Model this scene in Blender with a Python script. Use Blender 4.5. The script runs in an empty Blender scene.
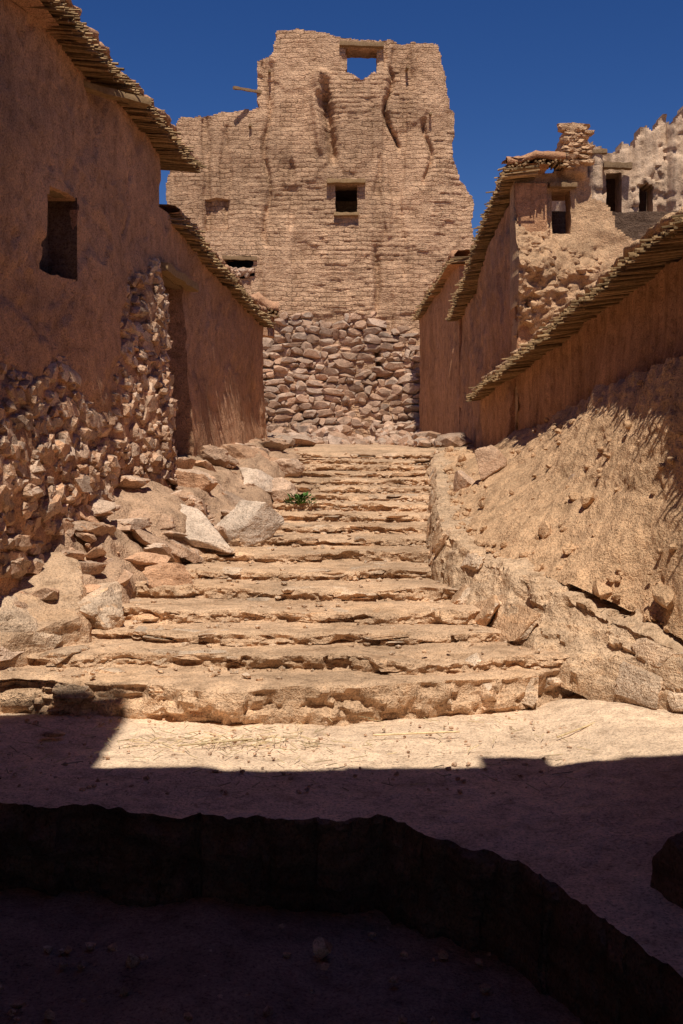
import bpy, bmesh, math, random
import numpy as np
from mathutils import Vector, Matrix, Euler
random.seed(7); rng=np.random.default_rng(7)
scene=bpy.context.scene

# ---------------------------------------------------------------- noise
def _h(ix,iy,iz,seed):
    n=(ix.astype(np.int64)*374761393+iy.astype(np.int64)*668265263+iz.astype(np.int64)*1274126177+seed*974634777)&0xFFFFFFFF
    n=((n^(n>>13))*1103515245)&0xFFFFFFFF
    n=((n^(n>>15))*362437)&0xFFFFFFFF
    n=n^(n>>16)
    return (n&0xFFFF)/32767.5-1.0
def vn(P,seed=0):
    P=np.asarray(P,float); F=np.floor(P); f=P-F; f=f*f*(3-2*f); I=F.astype(np.int64)
    r=0
    for a in (0,1):
        wa=f[...,0] if a else 1-f[...,0]
        for b in (0,1):
            wb=f[...,1] if b else 1-f[...,1]
            for c in (0,1):
                wc=f[...,2] if c else 1-f[...,2]
                r=r+wa*wb*wc*_h(I[...,0]+a,I[...,1]+b,I[...,2]+c,seed)
    return r
def fbm(P,scale=1.0,octv=4,seed=0,gain=.5):
    P=np.asarray(P,float)*scale; s=0;a=1.0;t=0
    for o in range(octv):
        s=s+a*vn(P+o*17.3,seed+o); t+=a; a*=gain; P=P*2.03
    return s/t
def sm(a,b,x): 
    t=np.clip((x-a)/(b-a),0,1); return t*t*(3-2*t)
def flake(P,seed,amt=.03,f=1.1):
    n=fbm(P,f,5,seed); return -amt*sm(.10,.14,n)-amt*.8*sm(.28,.31,n)+amt*.5*sm(-.2,-.24,n)

# ---------------------------------------------------------------- materials
def nt(name):
    m=bpy.data.materials.new(name); m.use_nodes=True
    N=m.node_tree.nodes; L=m.node_tree.links; b=N['Principled BSDF']
    b.inputs['Roughness'].default_value=1.0
    b.inputs['Specular IOR Level'].default_value=0.0
    return m,N,L,b
def noise(N,L,co,scale,det=6,rough=.6,dist=0):
    n=N.new('ShaderNodeTexNoise'); n.inputs['Scale'].default_value=scale
    n.inputs['Detail'].default_value=det; n.inputs['Roughness'].default_value=rough
    n.inputs['Distortion'].default_value=dist
    L.new(co,n.inputs['Vector']); return n.outputs['Fac']
def ramp(N,L,fac,stops):
    r=N.new('ShaderNodeValToRGB'); e=r.color_ramp.elements
    e[0].position=stops[0][0]; e[0].color=(*stops[0][1],1)
    e[1].position=stops[-1][0]; e[1].color=(*stops[-1][1],1)
    for p,c in stops[1:-1]:
        x=e.new(p); x.color=(*c,1)
    L.new(fac,r.inputs[0]); return r.outputs[0]
def mix(N,L,fac,a,b,mode='MIX'):
    m=N.new('ShaderNodeMix'); m.data_type='RGBA'; m.blend_type=mode
    for sock,val in ((m.inputs[0],fac),(m.inputs[6],a),(m.inputs[7],b)):
        if hasattr(val,'node'): L.new(val,sock)
        elif isinstance(val,(int,float)): sock.default_value=val
        else: sock.default_value=(*val,1)
    return m.outputs[2]
def mth(N,L,op,a,b=0.0):
    m=N.new('ShaderNodeMath'); m.operation=op
    for i,v in enumerate((a,b)):
        if hasattr(v,'node'): L.new(v,m.inputs[i])
        else: m.inputs[i].default_value=v
    return m.outputs[0]
def mapr(N,L,v,a,b,c,d):
    m=N.new('ShaderNodeMapRange'); L.new(v,m.inputs[0])
    for i,x in enumerate((a,b,c,d)): m.inputs[i+1].default_value=x
    return m.outputs[0]
def bump(N,L,b,h,dist,st):
    n=N.new('ShaderNodeBump'); n.inputs['Strength'].default_value=st; n.inputs['Distance'].default_value=dist
    L.new(h,n.inputs['Height']); L.new(n.outputs[0],b.inputs['Normal'])
def sumh(N,L,items):
    acc=None
    for h,k in items:
        t=mth(N,L,'MULTIPLY',h,k); acc=t if acc is None else mth(N,L,'ADD',acc,t)
    return acc
def sc(c,k): return tuple(min(1,x*k) for x in c)
def earth(name,col,island=0.0,bumpk=1.0,straw=0.0,stain=.35,strata=0.0,vstreak=0.0,crack=0.0,grain=.85):
    col=(col[0],col[1]*1.01,col[2]*1.12)
    m,N,L,b=nt(name)
    g=N.new('ShaderNodeNewGeometry'); co=g.outputs['Position']
    n1=noise(N,L,co,.9,2,.6,.4); n2=noise(N,L,co,7,4,.75); n3=noise(N,L,co,62,2,.8)
    base=ramp(N,L,n1,[(.3,sc(col,1-stain)),(.5,col),(.72,sc(col,1+stain*.55))])
    v=ramp(N,L,n2,[(.28,(.6,.57,.54)),(.5,(.98,.98,.98)),(.72,(1.22,1.2,1.16))])
    c=mix(N,L,1.0,base,v,'MULTIPLY')
    v3=ramp(N,L,n3,[(.3,(.45,.41,.38)),(.47,(1,1,1)),(.7,(1.35,1.32,1.28))])
    c=mix(N,L,grain,c,v3,'MULTIPLY')
    if island:
        hsv=N.new('ShaderNodeHueSaturation'); L.new(c,hsv.inputs['Color'])
        L.new(mapr(N,L,g.outputs['Random Per Island'],0,1,1-island,1+island),hsv.inputs['Value'])
        r2=mth(N,L,'FRACT',mth(N,L,'MULTIPLY',g.outputs['Random Per Island'],17.3))
        L.new(mapr(N,L,r2,0,1,.8,1.12),hsv.inputs['Saturation'])
        L.new(mapr(N,L,r2,0,1,.504,.496),hsv.inputs['Hue'])
        c=hsv.outputs[0]
    items=[(n1,.03*bumpk),(n2,.045*bumpk),(n3,.016*bumpk)]
    if straw:
        for scl,rot,cc in (((22,22,140),(.3,.5,.2),(.66,.47,.29)),((120,120,18),(.2,-.4,.9),(.60,.42,.26))):
            mp=N.new('ShaderNodeMapping'); mp.inputs['Scale'].default_value=scl; mp.inputs['Rotation'].default_value=rot
            L.new(co,mp.inputs['Vector'])
            s1=noise(N,L,mp.outputs[0],1.0,1,.5,1.5)
            f=mapr(N,L,s1,.62,.68,0,straw)
            c=mix(N,L,f,c,cc)
    if strata:
        mp=N.new('ShaderNodeMapping'); mp.inputs['Scale'].default_value=(1.2,1.2,14); mp.inputs['Rotation'].default_value=(.05,.08,0)
        L.new(co,mp.inputs['Vector'])
        s=noise(N,L,mp.outputs[0],1.0,3,.65,.6)
        c=mix(N,L,strata,c,ramp(N,L,s,[(.3,(.55,.48,.42)),(.5,(1,1,1)),(.7,(1.2,1.12,1.02))]),'MULTIPLY')
        items.append((s,.03*strata))
    if vstreak:
        mp=N.new('ShaderNodeMapping'); mp.inputs['Scale'].default_value=(9,9,.9)
        L.new(co,mp.inputs['Vector'])
        s=noise(N,L,mp.outputs[0],1.0,3,.6,.3)
        c=mix(N,L,vstreak,c,ramp(N,L,s,[(.35,(.66,.61,.57)),(.55,(1,1,1)),(.7,(1.15,1.12,1.1))]),'MULTIPLY')
        items.append((s,.03*vstreak))
    if crack:
        v2=N.new('ShaderNodeTexVoronoi'); v2.feature='DISTANCE_TO_EDGE'; v2.inputs['Scale'].default_value=3.6
        wv=N.new('ShaderNodeVectorMath'); wv.operation='ADD'
        nd=N.new('ShaderNodeTexNoise'); nd.inputs['Scale'].default_value=3; nd.inputs['Detail'].default_value=2; L.new(co,nd.inputs['Vector'])
        L.new(co,wv.inputs[0]); sv_=N.new('ShaderNodeVectorMath'); sv_.operation='SCALE'; sv_.inputs[3].default_value=.35
        L.new(nd.outputs['Color'],sv_.inputs[0]); L.new(sv_.outputs[0],wv.inputs[1]); L.new(wv.outputs[0],v2.inputs['Vector'])
        f=mapr(N,L,v2.outputs['Distance'],0,.045,crack,0)
        c=mix(N,L,f,c,sc(col,.42)); items.append((f,-.03))
    L.new(c,b.inputs['Base Color']); bump(N,L,b,sumh(N,L,items),1.0,.9)
    return m
def brickmat(name,col):
    m,N,L,b=nt(name)
    g=N.new('ShaderNodeNewGeometry'); co=g.outputs['Position']
    sx=N.new('ShaderNodeSeparateXYZ'); L.new(co,sx.inputs[0])
    nd=N.new('ShaderNodeTexNoise'); nd.inputs['Scale'].default_value=2.3; nd.inputs['Detail'].default_value=3; nd.inputs['Roughness'].default_value=.65; L.new(co,nd.inputs['Vector'])
    sc_=N.new('ShaderNodeVectorMath'); sc_.operation='SCALE'; sc_.inputs[3].default_value=.2; L.new(nd.outputs['Color'],sc_.inputs[0])
    cb=N.new('ShaderNodeCombineXYZ')
    L.new(mth(N,L,'ADD',sx.outputs[0],sx.outputs[1]),cb.inputs[0]); L.new(sx.outputs[2],cb.inputs[1])
    ad=N.new('ShaderNodeVectorMath'); ad.operation='ADD'; L.new(cb.outputs[0],ad.inputs[0]); L.new(sc_.outputs[0],ad.inputs[1])
    br=N.new('ShaderNodeTexBrick'); L.new(ad.outputs[0],br.inputs['Vector'])
    br.inputs['Scale'].default_value=1.0; br.inputs['Brick Width'].default_value=.30; br.inputs['Row Height'].default_value=.12
    br.inputs['Mortar Size'].default_value=.020; br.inputs['Mortar Smooth'].default_value=1.0
    br.inputs['Color1'].default_value=(.91,.90,.89,1); br.inputs['Color2'].default_value=(1.08,1.07,1.06,1); br.inputs['Mortar'].default_value=(.70,.66,.63,1)
    n1=noise(N,L,co,.45,3,.6,.4); n2=noise(N,L,co,4,4,.75); n3=noise(N,L,co,28,2,.8)
    wear=mapr(N,L,noise(N,L,co,1.1,3,.65),.40,.60,.95,.25)
    c=ramp(N,L,n1,[(.32,sc(col,.78)),(.5,col),(.7,sc(col,1.12))])
    c=mix(N,L,wear,c,br.outputs['Color'],'MULTIPLY')
    mp=N.new('ShaderNodeMapping'); mp.inputs['Scale'].default_value=(3,3,.3); L.new(co,mp.inputs['Vector'])
    vs=noise(N,L,mp.outputs[0],1.0,3,.65,.4)
    c=mix(N,L,.6,c,ramp(N,L,vs,[(.32,(.70,.66,.62)),(.52,(1,1,1)),(.7,(1.12,1.1,1.08))]),'MULTIPLY')
    c=mix(N,L,.85,c,ramp(N,L,n2,[(.3,(.66,.62,.58)),(.5,(1,1,1)),(.72,(1.18,1.15,1.12))]),'MULTIPLY')
    c=mix(N,L,.9,c,ramp(N,L,n3,[(.3,(.5,.46,.43)),(.5,(1,1,1)),(.72,(1.25,1.22,1.2))]),'MULTIPLY')
    L.new(c,b.inputs['Base Color'])
    h=mth(N,L,'MULTIPLY',mth(N,L,'SUBTRACT',1.0,br.outputs['Fac']),wear)
    bump(N,L,b,sumh(N,L,[(n2,.08),(h,.026),(n3,.035)]),1.0,.9)
    return m
def reedmat(name,col):
    m,N,L,b=nt(name)
    g=N.new('ShaderNodeNewGeometry')
    c=ramp(N,L,g.outputs['Random Per Island'],[(0,sc(col,.45)),(.5,col),(1,sc(col,1.5))])
    n=noise(N,L,g.outputs['Position'],30,2,.6)
    c=mix(N,L,.7,c,ramp(N,L,n,[(.3,(.6,.57,.53)),(.6,(1.1,1.1,1.1))]),'MULTIPLY')
    L.new(c,b.inputs['Base Color']); bump(N,L,b,n,.004,.6); return m

M_plL=earth('adobe_plaster',(.50,.275,.150),bumpk=1.1,straw=.25,stain=.25,grain=1.0)
M_plR=earth('adobe_plaster_red',(.48,.255,.130),bumpk=1.0,straw=.25,stain=.22,vstreak=.6)
M_bank=earth('eroded_adobe',(.54,.335,.180),bumpk=1.2,straw=.6,stain=.24,grain=1.0)
M_tower=brickmat('mud_brick',(.55,.355,.228))
M_pale=earth('pale_plaster',(.58,.41,.26),bumpk=.9,stain=.25,vstreak=.6)
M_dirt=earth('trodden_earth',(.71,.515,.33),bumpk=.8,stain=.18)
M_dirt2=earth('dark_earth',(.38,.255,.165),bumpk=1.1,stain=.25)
M_ledge_and_shade=earth('ledge_earth_and_shade',(.18,.115,.075),bumpk=1.4,stain=.35,strata=.6)  # dark ledge earth; reused on sheets that paint shade into openings
M_step=earth('step_earth',(.60,.40,.235),bumpk=1.3,stain=.28,strata=.6)
M_kerb=earth('kerb_masonry',(.56,.385,.23),bumpk=1.4,stain=.28,strata=.5)
M_slab=earth('sandstone',(.60,.405,.24),island=.18,bumpk=1.2,stain=.25,strata=.6)
M_boul=earth('dusty_boulder',(.60,.43,.285),island=.08,bumpk=.9,stain=.22,crack=.12)
M_rub=earth('rubble_stone',(.53,.335,.20),island=.25,bumpk=.9,stain=.25)
M_rub2=earth('masonry_stone',(.48,.315,.20),island=.2,bumpk=1.0,stain=.25)
M_bankL=earth('rubble_earth',(.48,.31,.185),bumpk=1.5,stain=.3)
M_reed=reedmat('reed',(.33,.215,.115))
M_straw=reedmat('straw',(.55,.42,.25))
M_wood=reedmat('old_wood',(.27,.175,.10))
M_leaf=reedmat('leaf',(.07,.14,.035))

# ---------------------------------------------------------------- mesh helpers
def mk(name,V,F,mat,parent=None,smooth=True,sharp=None):
    me=bpy.data.meshes.new(name); me.from_pydata(np.asarray(V).tolist(),[],F if isinstance(F,list) else F.tolist())
    me.update(); me.materials.append(mat)
    if smooth:
        me.polygons.foreach_set('use_smooth',[True]*len(me.polygons))
        if sharp: me.set_sharp_from_angle(angle=math.radians(sharp))
    ob=bpy.data.objects.new(name,me); scene.collection.objects.link(ob)
    if parent: ob.parent=parent
    return ob
def empty(name):
    e=bpy.data.objects.new(name,None); scene.collection.objects.link(e); return e

def loft(name,rows,subs,ncol,mat,amp=0,freq=1,octv=5,parent=None,extra=None,seed=0,sharp=None):
    R=[]
    for r in rows:
        r=np.array(r,float); t=np.linspace(0,len(r)-1,ncol)
        R.append(np.stack([np.interp(t,np.arange(len(r)),r[:,i]) for i in range(3)],1))
    out=[R[0]]
    for k in range(len(R)-1):
        n=subs[k] if isinstance(subs,(list,tuple)) else subs
        for j in range(1,n+1): out.append(R[k]+(R[k+1]-R[k])*(j/n))
    G=np.array(out)
    du=np.gradient(G,axis=1); dv=np.gradient(G,axis=0); Nn=np.cross(du,dv); Nn/=np.linalg.norm(Nn,axis=2,keepdims=True)+1e-9
    if Nn[...,2].mean()<0: Nn=-Nn
    if amp: G=G+Nn*(fbm(G,freq,octv,seed)*amp)[...,None]
    if extra is not None: G=extra(G,Nn)
    nr,nc=G.shape[:2]; I=np.arange(nr*nc).reshape(nr,nc)
    F=np.stack([I[:-1,:-1],I[:-1,1:],I[1:,1:],I[1:,:-1]],-1).reshape(-1,4)
    return mk(name,G.reshape(-1,3),F,mat,parent,sharp=sharp)

def panel(name,A,B,z0,z1,cell,thick,inside,disp,mat,parent,side=1,warp=.5,sharp=None):
    A=np.array(A,float);B=np.array(B,float);Ln=np.linalg.norm(B-A);d=(B-A)/Ln;n=np.array([d[1],-d[0]])*side
    nx=max(1,int(Ln/cell));nz=max(1,int((z1-z0)/cell))
    s=np.linspace(0,Ln,nx+1);z=np.linspace(z0,z1,nz+1);S,Z=np.meshgrid(s,z,indexing='ij')
    Sc=(S[:-1,:-1]+S[1:,1:])/2;Zc=(Z[:-1,:-1]+Z[1:,1:])/2
    K=inside(Sc,Zc,A[0]+d[0]*Sc,A[1]+d[1]*Sc) if inside else np.ones_like(Sc,bool)
    X=A[0]+d[0]*S;Y=A[1]+d[1]*S;P=np.stack([X,Y,Z],-1)
    w=fbm(P,1/(cell*3.5),2,5)*cell*warp;w2=fbm(P+31,1/(cell*3.5),2,9)*cell*warp
    edge=(S<=0)|(S>=Ln)
    w=np.where(edge,0,w)
    D=disp(S,Z,X,Y,P) if disp else 0*S
    Fv=np.stack([X+d[0]*w+n[0]*D,Y+d[1]*w+n[1]*D,Z+w2],-1).reshape(-1,3)
    Bv=np.stack([X+d[0]*w-n[0]*thick,Y+d[1]*w-n[1]*thick,Z+w2],-1).reshape(-1,3)
    nv=len(Fv);I=np.arange(nv).reshape(nx+1,nz+1)
    q=[I[:-1,:-1],I[1:,:-1],I[1:,1:],I[:-1,1:]]
    F=[np.stack([a[K] for a in q],-1)]
    F.append(np.stack([q[i][K]+nv for i in (3,2,1,0)],-1))
    Kp=np.pad(K,1)
    for (dx,dz,a,b) in ((-1,0,3,0),(1,0,1,2),(0,-1,0,1),(0,1,2,3)):
        nb=Kp[1+dx:1+dx+nx,1+dz:1+dz+nz]; m=K&~nb
        F.append(np.stack([q[b][m],q[a][m],q[a][m]+nv,q[b][m]+nv],-1))
    F=np.concatenate(F)
    V=np.concatenate([Fv,Bv]); used=np.unique(F); mp=np.zeros(len(V),int); mp[used]=np.arange(len(used))
    return mk(name,V[used],mp[F],mat,parent,sharp=sharp or 40)

_ico={}
def ico(k):
    if k not in _ico:
        bm=bmesh.new(); bmesh.ops.create_icosphere(bm,subdivisions=k,radius=1)
        V=np.array([v.co[:] for v in bm.verts]);F=np.array([[v.index for v in f.verts] for f in bm.faces]);bm.free();_ico[k]=(V,F)
    return _ico[k]
def rock(size,lod=2,seed=0,boxy=False,rough=.06):
    r=np.random.default_rng(seed); V,F=ico(lod)
    if boxy:
        N0=np.array([[1,0,0],[-1,0,0],[0,1,0],[0,-1,0],[0,0,1],[0,0,-1]],float)
        ex=r.normal(size=(5,3)); ex/=np.linalg.norm(ex,axis=1,keepdims=True)
        N=np.concatenate([N0+r.normal(size=(6,3))*.17,ex]); D=np.concatenate([r.uniform(.75,.95,6),r.uniform(1.0,1.35,5)])
    else:
        N=r.normal(size=(11,3)); D=r.uniform(.6,1.0,11)
    N/=np.linalg.norm(N,axis=1,keepdims=True)
    dt=V@N.T; dt=np.where(dt>.05,dt,.05); rr=D/dt
    p=34 if lod>2 else 26
    R=(np.sum(rr**-p,axis=1))**(-1/p); R=np.minimum(R,1.55 if boxy else 1.4)
    W=V*R[:,None]
    W=W*(1+rough*fbm(W+seed*3.7,2.2,4,seed)[:,None])
    return W*np.array(size),F
class Rocks:
    def __init__(s): s.V=[];s.F=[];s.n=0
    def add(s,pos,size,seed,lod=2,rot=(0,0,0),boxy=False,rough=.06):
        V,F=rock(size,lod,seed,boxy,rough)
        Rm=np.array(Euler(rot).to_matrix()); V=V@Rm.T+np.array(pos)
        s.V.append(V);s.F.append(F+s.n);s.n+=len(V)
    def make(s,name,mat,parent=None,sharp=24): return mk(name,np.concatenate(s.V),np.concatenate(s.F),mat,parent,sharp=sharp)
U=random.uniform

class Sticks:
    def __init__(s): s.V=[];s.F=[];s.n=0
    def add(s,a,b,r0,r1=None,k=5):
        a=np.array(a,float);b=np.array(b,float);r1=r1 or r0;d=b-a;d/=np.linalg.norm(d)+1e-9
        u=np.cross(d,[0,0,1.0]) if abs(d[2])<.9 else np.cross(d,[1.0,0,0]);u/=np.linalg.norm(u);v=np.cross(d,u)
        an=np.arange(k)*2*np.pi/k; c=np.cos(an)[:,None]*u+np.sin(an)[:,None]*v
        s.V.append(np.concatenate([a+c*r0,b+c*r1]));o=s.n
        for i in range(k):
            j=(i+1)%k; s.F.append([o+i,o+j,o+k+j,o+k+i])
        s.F.append([o+i for i in range(k)][::-1]); s.F.append([o+k+i for i in range(k)]); s.n+=2*k
    def make(s,name,mat,parent=None): return mk(name,np.concatenate(s.V),s.F,mat,parent,smooth=False)

def eave(name,path,n,over,parent,matmud,layers=3,spacing=.035,rad=.016,mud=.1,jag=.06,sag=.04):
    path=np.array(path,float); seg=np.linalg.norm(np.diff(path,axis=0),axis=1); cum=np.concatenate([[0],np.cumsum(seg)]); T=cum[-1]
    n=np.array([n[0],n[1],0.0]); n/=np.linalg.norm(n); d=(path[-1]-path[0]); d/=np.linalg.norm(d)
    at=lambda t: np.array([np.interp(t,cum,path[:,i]) for i in range(3)])
    S=Sticks()
    for l in range(layers):
        t=U(0,spacing)
        while t<T:
            p=at(t)+np.array([0,0,l*rad*1.7+U(-.012,.012)+.02*math.sin(t*2.3)])
            o=random.gauss(-.01,jag*.6)+.02*math.sin(t*3.1+1+l*2)-l*.01
            a=p-n*(over+.25)+d*U(-.07,.07)+np.array([0,0,.03]); b=p+n*o+d*U(-.05,.05)-np.array([0,0,U(0,sag)])
            if random.random()<.05: b=b+n*U(.03,.12)-np.array([0,0,U(0,.06)])
            r=rad*U(.6,1.25); S.add(a,b,r,r*.85)
            t+=spacing*U(.6,1.5)
    S.make(name+'_reeds',M_reed,parent)
    top=layers*rad*1.7
    nn=max(2,int(T/.15)); ts=np.linspace(0,T,nn)
    wv=[random.gauss(0,.015) for _ in ts]
    def row(o,h): return [at(t)+n*(o+w_)+np.array([0,0,h+.02*math.sin(t*2.3)+w_]) for t,w_ in zip(ts,wv)]
    o=-.05
    loft(name+'_mud',[row(-over-.4,top-.01),row(o,top-.02),row(o+.02,top+mud*.4),row(o-.06,top+mud),row(-over-.4,top+mud*1.3)],[4,2,2,6],int(T/.035)+2,matmud,amp=.05,freq=9,parent=parent)

def beam(name,a,b,w,h,mat,parent):
    a=np.array(a,float);b=np.array(b,float);d=b-a;L_=np.linalg.norm(d);d/=L_;u=np.cross(d,[0,0,1.0]);u/=np.linalg.norm(u);v=np.cross(u,d)
    V=[];n=12
    for i in range(n+1):
        p=a+d*L_*i/n; k=1+.12*math.sin(i*1.3)
        for (x,y) in ((-1,-1),(0,-1.08),(1,-1),(1.06,0),(1,1),(0,1.1),(-1,1),(-1.05,0)): V.append(p+u*x*w/2*k+v*y*h/2*k)
    F=[]
    for i in range(n):
        for j in range(8):
            k=(j+1)%8; F.append([i*8+j,i*8+k,i*8+8+k,i*8+8+j])
    F.append(list(range(8))[::-1]);F.append([n*8+j for j in range(8)])
    V=np.array(V); V=V+(fbm(V,9,3)*.015)[:,None]
    return mk(name,V,F,mat,parent,sharp=50)

# ---------------------------------------------------------------- ground sheet to horizon
xs=np.concatenate([[-400,-200,-100,-60,-30,-16],np.arange(-10,10.1,.5),[16,30,60,100,200,400]])
ys=np.concatenate([[-400,-150,-60,-25],np.arange(-12,44,.5),[50,70,110,200,500]])
GX,GY=np.meshgrid(xs,ys,indexing='ij')
GZ=np.interp(GY,[-12,5.0,7,9,12,16,20,24,34,44,110,500],[-.02,-.02,-.1,.1,.8,1.4,1.85,2.15,2.2,1.6,-6,-12])
GZ=np.where((GX>3)&(GY>4)&(GY<40),np.maximum(GZ,np.interp(GX,[3,3.6,6,10],[0,1.6,2.4,2.6])*sm(4,8,GY)),GZ)
GZ=GZ+fbm(np.stack([GX,GY,0*GX],-1),.4,3)*.02
I=np.arange(GX.size).reshape(GX.shape)
mk('ground',np.stack([GX,GY,GZ],-1).reshape(-1,3),np.stack([I[:-1,:-1],I[1:,:-1],I[1:,1:],I[:-1,1:]],-1).reshape(-1,4),M_bankL)

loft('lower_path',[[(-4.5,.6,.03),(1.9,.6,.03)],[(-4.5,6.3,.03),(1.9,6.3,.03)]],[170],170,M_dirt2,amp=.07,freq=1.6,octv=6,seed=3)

# terrace with broken ledge
topE=[(-4.4,6.15),(-2.9,6.1),(-1.79,6.04),(-1.2,5.92),(-.64,5.86),(-.2,5.78),(.2,5.80),(.42,5.50),(.79,5.26),(.95,4.8),(1.07,4.43),(1.3,3.7),(1.5,1.0)]
botE=[(x-.03,y-.03) for x,y in topE]; botE[-3:]=[(1.05,4.40),(1.27,3.68),(1.47,1.0)]
bk=[(-4.4,8.3),(-2.9,8.3),(-2.1,8.25),(-1.5,8.1),(-.8,7.9),(-.2,7.9),(.5,8.0),(1.0,8.2),(1.5,8.6),(2.2,8.6),(2.7,7.6),(3.1,5),(3.3,1.0)]
def z_(p,z): return [(x,y,z) for x,y in p]
def tex(G,Nn):
    Q=G*np.array([1,1,0])
    e=fbm(Q,2.4,5,21)*.12+np.abs(fbm(Q,5,3,25))*.12+fbm(np.floor(Q*5+fbm(Q,3,2,2)[...,None]),.73,1,9)*.045+fbm(Q,16,3,29)*.03
    w=sm(8,0,np.abs(np.arange(G.shape[0])-21)/1.6)
    w=np.where(np.arange(G.shape[0])<21,1,w)[:,None]
    G[...,1]-=e*w
    f=(np.arange(G.shape[0])<20)[:,None]
    rr=fbm(G*np.array([1,1,2.2]),3.2,5,8); r2=np.abs(fbm(G*np.array([1,1,1.6]),7,4,28))
    G[...,1]+=np.where(f,.02+rr*.12-r2*.09+.08*sm(.4,.2,G[...,2]),0)
    G[...,2]+=np.where(f,0,fbm(G,9,3,3)*.014)
    return G
mid=[(x+(bx-x)*.12,y+(by-y)*.12) for (x,y),(bx,by) in zip(topE,bk)]
bkz=[(x,y,.5+(.12 if x>2 else 0)) for x,y in bk]
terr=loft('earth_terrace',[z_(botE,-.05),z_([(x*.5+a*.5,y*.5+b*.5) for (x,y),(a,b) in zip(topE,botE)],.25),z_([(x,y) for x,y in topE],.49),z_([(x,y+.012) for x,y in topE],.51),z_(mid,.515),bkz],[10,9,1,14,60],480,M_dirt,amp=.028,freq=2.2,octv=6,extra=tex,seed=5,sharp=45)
terr.data.materials.append(M_ledge_and_shade)
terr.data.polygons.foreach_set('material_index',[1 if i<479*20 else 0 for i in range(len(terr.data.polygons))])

# ---------------------------------------------------------------- stairs
St=[(7.8,.75,-4.3,2.2),(8.3,.85,-2.7,1.5),(8.82,.93,-2.3,1.15),(9.30,1.02,-2.05,1.0),(9.98,1.12,-1.9,.95),(10.6,1.2,-1.65,.95),(11.35,1.29,-1.4,.97),(12.08,1.375,-1.15,1.0),(12.72,1.45,-1.08,1.03),(13.45,1.53,-1.0,1.08),(14.13,1.615,-.95,1.12),(14.8,1.69,-.92,1.17),(15.5,1.77,-.88,1.22),(16.2,1.85,-.85,1.28),(16.9,1.93,-.8,1.32),(17.6,2.01,-.77,1.37),(18.3,2.09,-.75,1.42),(19.1,2.17,-.75,1.47)]
NS=len(St)
PH=[(U(0,6),U(0,6),U(0,6),U(.5,1.3)) for _ in range(NS)]
def ycurve(k,x):
    y=St[k][0]
    if k==0:
        return float(np.interp(x,[-4.4,-1.5,-.8,.5,1.3,1.9,2.4],[8.0,7.88,7.62,7.78,8.1,8.5,8.7]))+.02*math.sin(x*5)
    b=1.0 if k<5 else .5
    p=PH[k]
    return y-.12*b+.08*b*x*x*.8+.08*p[3]*math.sin(x*1.9+p[0])+.045*p[3]*math.sin(x*4.7+p[1])+.025*math.sin(x*11+p[2])
rows=[];subs=[]
prevz=.48
for k,(y,z,xl,xr) in enumerate(St):
    X=np.linspace(xl-.35,xr+.3,34)
    p=PH[k]
    zo=[.022*p[3]*math.sin(x*2.3+p[1])+.012*math.sin(x*7+p[2])+U(-.010,.010) for x in X]
    yb=[.01+.015*math.sin(x*5+k*1.3) for x in X]
    rows+= [[(x,ycurve(k,x)+w,prevz) for x,w in zip(X,yb)],[(x,ycurve(k,x)-.01+U(0,.02),z-.018+o) for x,o in zip(X,zo)],[(x,ycurve(k,x)+.035,z+o*.6) for x,o in zip(X,zo)]]
    if k: subs.append(max(8,15-k//2))
    subs+=[8,2]; prevz=z-.005
rows+=[[(-3,21,2.27),(3,21,2.27)],[(-5,31,2.33),(5,31,2.33)]]; subs+=[12,50]
stairs=empty('stone_stairs')
def stx(G,Nn):
    steep=sm(.95,.5,np.abs(Nn[...,2]))
    a=fbm(G,3.2,5,11)*(.022+.07*steep); r=np.abs(fbm(G*np.array([1,1,2.2]),6.5,4,17)); c=fbm(G,22,3,19)*.008
    blk=fbm(np.floor(G*np.array([4,1.4,16])+fbm(G,2.5,2,47)[...,None]*1.3),.77,1,3)
    G=G+Nn*(a-r*.10*steep+c+blk*.05*steep)[...,None]
    cr=sm(.12,.40,fbm(G*np.array([1,1,.2]),1.9,4,23))       # crumbled stretches of nosing
    near=0
    for k,(y,z,xl,xr) in enumerate(St[1:]):
        near=near+np.exp(-(np.abs(G[...,2]-z)/.03)**2)*np.exp(-((G[...,1]-y)/.2)**2)
    G[...,2]-=cr*near*.06
    return G
loft('step_body',rows,subs,400,M_step,parent=stairs,extra=stx,sharp=50)
R=Rocks()
for k,(y,z,xl,xr) in enumerate(St):
    x=xl if k else -3.0
    rz=z-(St[k-1][1] if k else .51)
    while x<xr-.05:
        w=U(.10,.40)*(1 if k<8 else .8)
        if random.random()<.5:
            cx=x+w/2; cy=ycurve(k,cx)+.15+U(-.02,.06)
            if random.random()<.45: hh=rz*.5; zz=z-hh*1.0
            else: hh=rz*U(.2,.32); zz=z-hh*U(.9,1.3)
            R.add((cx,cy,zz),(w*.55,.16,hh),1000+k*40+len(R.V),3 if k<8 else 2,(U(-.06,.03),U(-.07,.07),U(-.25,.25)+.12*cx*(k<5)),random.random()<.75,.14)
            if random.random()<.5: R.add((cx+U(-.1,.1),cy+.01,z-rz*.78),(w*U(.3,.6),.16,rz*.2),5000+len(R.V),2,(U(-.05,.05),U(-.1,.1),U(-.2,.2)),True,.12)
        x+=w*1.0
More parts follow.
